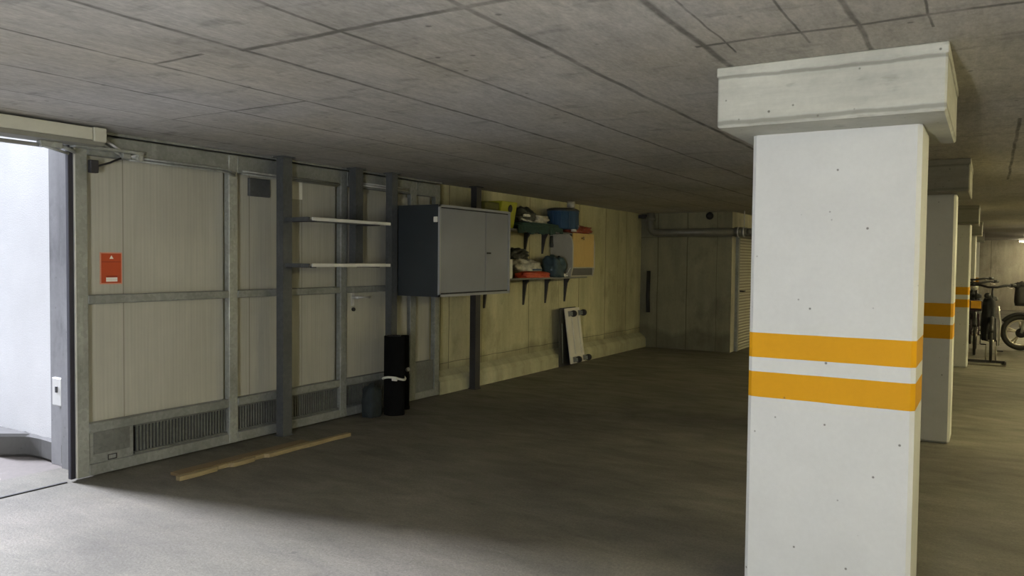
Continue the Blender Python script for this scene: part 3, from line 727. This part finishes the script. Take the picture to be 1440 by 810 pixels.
G().cyl((-5.17, 9.715, 1.56), (-5.17, 9.722, 1.56), .022, 14).build('side_hole', MT['black'], bx)
G().blob((-5.28, 9.70, 1.70), (.05, .04, .16), 44, .3, 2, 3).build('torn_edge', MT['darkbag'], bx)
solo(G().blob((-5.11, 9.45, Z2), (.28, .36, .28), 51, .28, 2, 4), 'teal_bag', MT['teal'], 'dark blue-grey cloth bag against the wooden-fronted box', 'bag')
solo(G().blob((-5.09, 8.86, Z2), (.22, .72, .085), 52, .25, 2.2), 'red_bag', MT['redcloth'], 'flat bright red plastic bag at the lower shelf edge', 'bag')
wp = thing('plastic_bag', (-5.12, 8.65, Z2 + .08), 'crumpled pale plastic bag with blue print lying on the red one', 'bag')
G().blob((-5.12, 8.70, Z2 + .087), (.22, .56, .15), 53, .4, 2.6).build('bag_body', MT['greybag'], wp)
G().blob((-4.995, 8.80, Z2 + .095), (.03, .24, .022), 54, .2, 2, 3).build('blue_print', MT['blue'], wp)
solo(G().blob((-5.17, 8.55, Z2 + .235), (.18, .46, .13), 55, .45, 2.8), 'camouflage_bag', MT['darkbag'], 'dark brown bag heaped at the cabinet end of the lower wall shelf', 'bag')
solo(G().box(-5.25, -5.0, 8.12, 8.20, Z2, Z2 + .235, bev=.006), 'white_board', MT['white'], 'white upright panel edge beside the cabinet on the lower wall shelf', 'board')
wk = thing('wire_clips', (-5.02, 9.62, Z2), 'small white cord and clips beside the wooden-fronted box', 'cord')
G().torus((-4.995, 9.62, Z2 + .035), (1, 0, .2), .022, .008, 20, 8).blob((-5.0, 9.55, Z2), (.03, .07, .05), 57, .2, 2, 3).tube([(-4.99, 9.64, Z2 + .05), (-4.985, 9.70, Z2 + .12), (-4.98, 9.74, Z2 + .13)], .005, 6).build('cord_coil', MT['whitebag'], wk)

# furniture dolly leaning on the wall
dl = thing('platform_dolly', (-5.13, 10.25, 0), 'white board dolly with four black wheels leaning on the left wall', 'dolly')
bot = Vector((-5.10, 0, .03)); top = Vector((-5.165, 0, .83))
ax = (top - bot).normalized(); nrm = Vector((ax.z, 0, -ax.x))      # board plane normal towards +X
def dp(u, w, n_=0):       # u along height 0..1, w along Y, n_ out of the board
    p = bot + (top - bot) * u + nrm * n_; return Vector((p.x, w - .09 * u, p.z))
def slab(g, u0, u1, w0, w1, n0, n1, bev=0):
    t = bmesh.new(); vs = []
    for (u, w, n_) in [(a, b_, c_) for c_ in (n0, n1) for a, b_ in ((u0, w0), (u1, w0), (u1, w1), (u0, w1))]: vs.append(t.verts.new(dp(u, w, n_)))
    for q in ((3, 2, 1, 0), (4, 5, 6, 7), (0, 1, 5, 4), (1, 2, 6, 5), (2, 3, 7, 6), (3, 0, 4, 7)): t.faces.new([vs[i] for i in q])
    bmesh.ops.recalc_face_normals(t, faces=t.faces[:])
    if bev: bmesh.ops.bevel(t, geom=t.edges[:], offset=bev, segments=2, affect='EDGES')
    g._add(t); return g
slab(G(), 0, 1, 10.0, 10.46, -.018, 0, .004).build('board', MT['board'], dl)
slab(slab(G(), .16, .84, 10.16, 10.18, 0, .012, .002), .16, .84, 10.36, 10.38, 0, .012, .002).build('metal_strip', MT['chrome'], dl)
for u in (.07, .90):
    for w in (10.14, 10.46):
        c = G(); slab(c, u - .05, u + .05, w - .06, w + .04, 0, .008, .001)
        slab(c, u - .035, u + .035, w - .055, w - .045, .008, .07); slab(c, u - .035, u + .035, w + .015, w + .025, .008, .07)
        cs = c.build('caster', MT['galv'], dl)
        p = dp(u, w, .065)
        G().lathe([(.015, -.028), (.038, -.028), (.046, -.02), (.048, 0), (.046, .02), (.038, .028), (.015, .028)], (p.x, p.y - .012, p.z), (0, 1, 0), 28).build('wheel', MT['black'], cs)
fb = thing('folding_frame', (-5.2, 9.85, 0), 'dark folded frame standing on edge behind the white dolly', 'frame')
G().box(-5.198, -5.188, 9.80, 9.825, 0, .84, bev=.003).box(-5.198, -5.188, 10.27, 10.295, 0, .84, bev=.003).box(-5.198, -5.188, 9.825, 10.27, .815, .84, bev=.003).box(-5.198, -5.188, 9.825, 10.27, 0, .03, bev=.003).build('frame_rail', MT['postd'], fb)
G().box(-5.197, -5.192, 9.825, 10.27, .03, .815).build('frame_panel', MT['black'], fb)
G().cyl((-5.183, 9.90, .05), (-5.183, 9.86, .62), .005, 8).build('strut', MT['galv_lt'], fb)

# ---------------------------------------------------------------- back wall fittings
pp = thing('drain_pipe', (-4.4, 13.0, 2.02), 'thick grey pipe running across the back wall under the ceiling', 'pipe')
G().tube([(-5.10, 12.98, H), (-5.10, 12.98, 2.17), (-5.085, 12.98, 2.09), (-5.05, 12.98, 2.04), (-4.97, 12.98, 2.015), (-3.42, 12.98, 2.015)], .068, 18).build('pipe_run', MT['pipe'], pp)
G().cyl((-5.10, 12.98, 2.22), (-5.10, 12.98, 2.30), .085, 18).build('pipe_socket', MT['pipe'], pp)
G().cyl((-3.62, 12.98, 2.015), (-3.50, 12.98, 2.015), .08, 18).build('pipe_socket', MT['pipe'], pp)
G().torus((-3.47, 12.98, 2.015), (1, 0, 0), .075, .012, 24, 8).torus((-3.56, 12.98, 2.015), (1, 0, 0), .082, .010, 24, 8).cyl((-3.47, 12.98, 2.08), (-3.47, 12.98, H), .008, 8).build('pipe_clamp', MT['chrome'], pp)
G().tube([(-3.42, 12.98, 2.015), (-3.36, 12.99, 2.015), (-3.33, 13.05, 2.015), (-3.33, 20, 2.015)], .06, 14).build('pipe_bend', MT['pipe'], pp)
solo(G().box(-5.30, -5.17, 12.9, 13.08, 2.27, 2.33, bev=.006), 'pipe_bracket', MT['postd'], 'small dark bracket in the corner above the pipe elbow', 'bracket')
sn = thing('ceiling_sensor', (-4.075, 12.95, 2.30), 'small black round fitting above the pipe on the back wall', 'fitting')
G().lathe([(.02, 0), (.055, .01), (.065, .05), (.05, .09), (.02, .11)], (-4.075, 13.1, 2.295), (0, -1, 0), 20).build('dome', MT['black'], sn)
G().cyl((-4.075, 13.04, 2.33), (-4.075, 13.04, H), .012, 8).build('stem', MT['black'], sn)
solo(G().tube([(-5.14, 13.03, 1.35), (-5.15, 13.03, .9), (-5.14, 13.03, .62)], .035, 10), 'wall_hose', MT['black'], 'dark vertical hose hanging in the far left corner', 'hose')

# ---------------------------------------------------------------- bicycles and motorcycle
def spoked_wheel(parent, c, axis, R, mat_rim, tyre_r=.022, spokes=20):
    w = G().torus(c, axis, R - tyre_r, tyre_r, 40, 10).build('wheel', MT['tyre'], parent)
    g = G().torus(c, axis, R - 2.2 * tyre_r, .008, 36, 6)
    ax_ = Vector(axis).normalized(); u = ax_.orthogonal().normalized(); v = ax_.cross(u)
    for k in range(spokes):
        a = 2 * pi * k / spokes; e = Vector(c) + (u * cos(a) + v * sin(a)) * (R - 2.2 * tyre_r)
        g.cyl(Vector(c) + ax_ * (.02 if k % 2 else -.02), e, .0022, 4)
    g.cyl(Vector(c) - ax_ * .04, Vector(c) + ax_ * .04, .022, 10)
    g.build('spokes', MT[mat_rim], w)
def bicycle(x, y, label, hb=1.17, heading=0, name='bicycle', tilt=0, fr='frame', saddle_z=.98, hw=.29, hx=.0):
    """front wheel at (x, y), bicycle runs away along +Y"""
    t = thing(name, (x, y, 0), label, 'bicycle')
    R = .34; A = (1, 0, 0)
    yw = y + R; yr = yw + 1.06
    spoked_wheel(t, (x, yw, R), A, R, 'alloy'); spoked_wheel(t, (x, yr, R), A, R, 'alloy')
    g = G(); P = lambda yy, z, xx=0: (x + xx, yw + yy, z)
    head, headb = P(.20, .92), P(.15, .74); bb_, seat = P(.62, .30), P(.76, .82)
    g.cyl(head, headb, .024, 12); g.tube([headb, bb_], .022, 10); g.tube([head, seat], .018, 10); g.tube([bb_, seat], .019, 10)
    for s in (-1, 1):
        g.tube([bb_, P(1.06, R, s * .06)], .010, 8); g.tube([P(.75, .78), P(1.06, R, s * .06)], .009, 8)
    g.build('bike_frame', MT[fr], t)
    g = G(); g.tube([headb, P(.13, .70)], .024, 10)
    for s in (-1, 1): g.tube([P(.13, .70, s * .02), P(.12, .68, s * .055), P(.05, .45, s * .058), P(0, R, s * .055)], .012, 8)
    g.build('fork', MT[fr], t)
    g = G()
    g.tube([head, P(.22, hb - .03)], .016, 10)
    g.tube([P(.34, hb + .0, -hw - .0), P(.24, hb - .005, -hw * .6), P(.20, hb - .03, -.06), P(.20, hb - .03, .06), P(.24, hb - .005, hw * .6), P(.34, hb, hw)], .019, 10)
    h_ = g.build('handlebar', MT['frame'], t)
    for s in (-1, 1):
        G().cyl(P(.31, hb, s * (hw - .02)), P(.40, hb, s * (hw + .04)), .026, 10).build('grip', MT['black'], h_)
        G().tube([P(.20, hb - .02, s * (hw * .75)), P(.16, hb - .04, s * (hw * .85)), P(.22, hb - .045, s * hw)], .006, 6).build('brake_lever', MT['chrome'], h_)
    G().blob(P(.80, saddle_z - .04), (.16, .27, .07), 3, .08, 2, 3).cyl(P(.76, .80), P(.78, saddle_z - .03), .013, 8).build('saddle', MT['black'], t)
    g = G().tube([(x, yw - cos(pi * .15 + pi * .62 * k / 19) * (R + .025), R + sin(pi * .15 + pi * .62 * k / 19) * (R + .025)) for k in range(20)], .026, 8)
    g.build('mudguard', MT['blackp'], t)
    g = G().cyl(P(.62, .30, -.07), P(.62, .30, .07), .012, 8)
    g.box(x + .07, x + .085, yw + .60, yw + .64, .14, .31).box(x - .085, x - .07, yw + .60, yw + .64, .29, .46).box(x + .085, x + .17, yw + .58, yw + .66, .13, .15).box(x - .17, x - .085, yw + .58, yw + .66, .45, .47)
    g.build('pedals', MT['blackp'], t)
    return t
b1 = bicycle(.035, 13.80, 'black bicycle with wide handlebar, front wheel in the rack, nearest of the bikes', 1.20, hw=.26)
G().blob((-.01, 14.42, .34), (.20, .50, .70), 61, .14, 2, 4).build('saddle_bag', MT['cover'], b1)
G().lathe([(.02, 0), (.045, .012), (.048, .05), (.02, .08)], (-.03, 14.18, 1.04), (0, -1, 0), 18).build('headlamp', MT['frame'], b1)
G().tube([(.12, 14.25, .88), (.15, 14.35, .6), (.14, 14.5, .25)], .012, 8).build('cable_lock', MT['chrome'], b1)
b2 = bicycle(-.20, 14.90, 'dark bicycle with amber plate and raised bars, between third pillar and black bicycle', 1.24, hw=.27, fr='purple')
G().box(-.265, -.115, 14.86, 14.875, .80, .925, bev=.006).build('amber_plate', MT['orange'], b2)
G().lathe([(.02, 0), (.05, .012), (.055, .05), (.02, .09)], (-.215, 15.0, 1.15), (0, -1, 0), 18).build('headlamp', MT['chrome'], b2)
G().box(-.30, -.10, 14.876, 15.1, .76, .93, bev=.01).build('front_basket', MT['purple'], b2)
b3 = bicycle(-.30, 17.0, 'rearmost dark bicycle partly hidden behind the third pillar', 1.26, hw=.30, fr='purple')
G().blob((-.28, 17.5, .35), (.30, .9, .65), 64, .16, 2, 4).build('bike_cover', MT['cover'], b3)

rk = thing('bike_rack', (-.1, 13.85, 0), 'low steel floor rack holding the front wheel of the black bicycle', 'bike rack')
G().box(-.42, .235, 13.72, 13.98, 0, .022, bev=.003).build('base_plate', MT['rack'], rk)
G().box(-.42, .235, 13.985, 13.999, 0, .062, bev=.002).box(.22, .235, 13.72, 13.985, .022, .075, bev=.002).build('upstand', MT['postd'], rk)
G().tube([(-.03, 13.99, .02), (-.03, 14.1, .25), (-.03, 14.4, .25), (-.03, 14.5, .02)], .010, 8).tube([(.10, 13.99, .02), (.10, 14.1, .25), (.10, 14.4, .25), (.10, 14.5, .02)], .010, 8).build('wheel_loop', MT['rack'], rk)

mc = thing('motorcycle', (1.0, 16.6, 0), 'black motorcycle with pale five-spoke wheel, cut by the right edge', 'motorcycle')
C_ = Vector((.49, 16.6, .315)); A = (0, 1, 0)
def mwheel(c):
    w = G().torus(c, A, .272, .042, 48, 12, 1.15).build('wheel', MT['tyre'], mc)
    g = G().torus(c, A, .225, .016, 44, 8, 2.2)
    for k in range(5):
        a = 2 * pi * k / 5 + .35
        for s in (-.13, .13):
            g.tube([c + Vector((cos(a) * .05, 0, sin(a) * .05)), c + Vector((cos(a + s) * .22, 0, sin(a + s) * .22))], .018, 6)
    g.cyl(c - Vector((0, .05, 0)), c + Vector((0, .05, 0)), .045, 20)
    g.build('rim', MT['alloy'], w)
    G().lathe([(.03, 0), (.085, 0), (.085, .005), (.03, .005)], c - Vector((0, .065, 0)), (0, 1, 0), 32).build('brake_disc', MT['frame'], w)
mwheel(C_); mwheel(C_ + Vector((1.35, 0, 0)))
g = G().tube([C_ + Vector((cos(radians(40 + 105 * k / 20)) * .335, 0, sin(radians(40 + 105 * k / 20)) * .335)) for k in range(21)], .035, 10)
g.build('mudguard', MT['blackp'], mc)
g = G()
for s in (-1, 1): g.tube([C_ + Vector((0, s * .085, 0)), C_ + Vector((.10, s * .085, .34))], .024, 12)
g.build('fork_leg', MT['chrome'], mc)
g = G()
for s in (-1, 1): g.tube([C_ + Vector((.10, s * .085, .34)), C_ + Vector((.20, s * .085, .70))], .032, 12)
g.box(.60, .74, 16.48, 16.72, .90, .99, bev=.02); g.build('fork_cover', MT['blackp'], mc)
G().lathe([(.03, 0), (.085, .02), (.095, .09), (.05, .16), (.02, .18)], (.52, 16.6, .86), (1, 0, 0), 24).build('headlamp', MT['frame'], mc)
hb_ = G().tube([(.62, 16.25, 1.17), (.60, 16.36, 1.15), (.66, 16.5, 1.04), (.66, 16.7, 1.04), (.60, 16.84, 1.15), (.62, 16.95, 1.17)], .014, 10).build('handlebar', MT['chrome'], mc)
G().cyl((.62, 16.27, 1.17), (.63, 16.16, 1.175), .02, 10).cyl((.62, 16.93, 1.17), (.63, 17.04, 1.175), .02, 10).build('grip', MT['black'], hb_)
g = G().tube([(.56, 16.36, 1.15), (.45, 16.33, 1.20), (.40, 16.32, 1.22)], .006, 6)
g.lathe([(.02, 0), (.05, .008), (.052, .02), (.02, .03)], (.40, 16.31, 1.16), (0, -1, 0), 16).build('mirror', MT['frame'], mc)
G().blob((.47, 16.45, .80), (.20, .20, .42), 71, .15, 2, 3).build('hand_guard', MT['blackp'], mc)
G().blob((.95, 16.6, .72), (.60, .34, .34), 72, .08, 2, 4).build('fuel_tank', MT['blackp'], mc)
G().blob((1.5, 16.6, .74), (.75, .28, .16), 73, .06, 2, 4).build('seat', MT['cover'], mc)
G().blob((1.1, 16.6, .22), (.55, .36, .46), 74, .22, 3, 4).build('engine', MT['frame'], mc)
G().tube([(.66, 16.6, .98), (.85, 16.6, .60), (1.0, 16.6, .30)], .03, 10).tube([(1.1, 16.6, .7), (1.5, 16.6, .66), (1.84, 16.6, .32)], .028, 10).build('frame_tube', MT['frame'], mc)

# ---------------------------------------------------------------- lamps
def batten(x, y, along='y', L=1.5, glow='lampglass'):
    t = thing('ceiling_lamp', (x, y, H), 'long twin-tube ceiling lamp over the drive lane', 'ceiling lamp', 'ceiling lamps over the drive lane')
    a, c = (.06, L / 2) if along == 'y' else (L / 2, .06)
    G().box(x - a, x + a, y - c, y + c, H - .045, H - .001, bev=.004).build('housing', MT['white'], t)
    g = G()
    for s_ in (-.035, .035):
        if along == 'y': g.cyl((x + s_, y - c + .03, H - .075), (x + s_, y + c - .03, H - .075), .014, 8)
        else: g.cyl((x - a + .03, y + s_, H - .075), (x + a - .03, y + s_, H - .075), .014, 8)
    g.build('tube', MT[glow], t)
for y in (8.4, 13.9, 18.6): batten(2.2, y)
batten(2.1, 3.3, glow='lampnear')
for y in (20.4, 25.7, 30.3): batten(1.5, y, 'x', glow='lampfar')
wl = thing('fill_lamp', (-.6, Y0, 1.2), 'added upright fill lamp on the wall behind the viewpoint', 'fill lamp')  # unseen lamp added as fill to brighten the nearest pillar
G().box(-.68, -.52, Y0, Y0 + .05, .45, 1.85, bev=.004).build('housing', MT['white'], wl)
G().cyl((-.64, Y0 + .08, .50), (-.64, Y0 + .08, 1.8), .016, 8).cyl((-.56, Y0 + .08, .50), (-.56, Y0 + .08, 1.8), .016, 8).build('tube', MT['lampcool'], wl)

# ---------------------------------------------------------------- sky and daylight
w = bpy.data.worlds.new('overcast_sky'); scn.world = w; w.use_nodes = True
nt = w.node_tree; bg = nt.nodes['Background']
bg.inputs['Color'].default_value = (.80, .89, 1.0, 1); bg.inputs['Strength'].default_value = .95
pl = bpy.data.lights.new('gateway_portal', 'AREA'); pl.shape = 'RECTANGLE'; pl.size = 4.05; pl.size_y = H; pl.cycles.is_portal = True
po = bpy.data.objects.new('gateway_portal', pl); COL.objects.link(po); po.location = (-5.4, .92, H / 2)
po.rotation_euler = (radians(90), 0, radians(-90)); 

sl = bpy.data.lights.new('hazy_sun', 'SUN'); sl.energy = 9.2; sl.angle = radians(16); sl.color = (.83, .86, 1.0)
so = bpy.data.objects.new('hazy_sun', sl); COL.objects.link(so); so.location = (-12, 1, 6)
so.rotation_euler = Vector((-cos(radians(30)), -.07, sin(radians(30)))).to_track_quat('Z', 'Y').to_euler()

# ---------------------------------------------------------------- camera
cam = bpy.data.cameras.new('camera'); co = bpy.data.objects.new('camera', cam); COL.objects.link(co)
f, yaw, pitch, roll = 1101.14, radians(31.41455), radians(2.03273), radians(.60112)
F = Vector((-sin(yaw) * cos(pitch), cos(yaw) * cos(pitch), -sin(pitch))); R = Vector((cos(yaw), sin(yaw), 0)); U = R.cross(F)
R2 = R * cos(roll) + U * sin(roll); U2 = -R * sin(roll) + U * cos(roll)
mw = Matrix((R2, U2, -F)).transposed().to_4x4(); mw.translation = (0, 0, CAM_H); co.matrix_world = mw
cam.sensor_width = 36; cam.lens = 36 * f / 1440; cam.clip_start = .05
scn.camera = co

scn.view_settings.view_transform = 'Standard'; scn.view_settings.look = 'None'
scn.view_settings.exposure = 0.75; scn.view_settings.gamma = 1; scn.view_settings.use_curve_mapping = False
scn.cycles.max_bounces = 10; scn.cycles.diffuse_bounces = 6; scn.cycles.use_denoising = True
scn.cycles.sample_clamp_indirect = 8
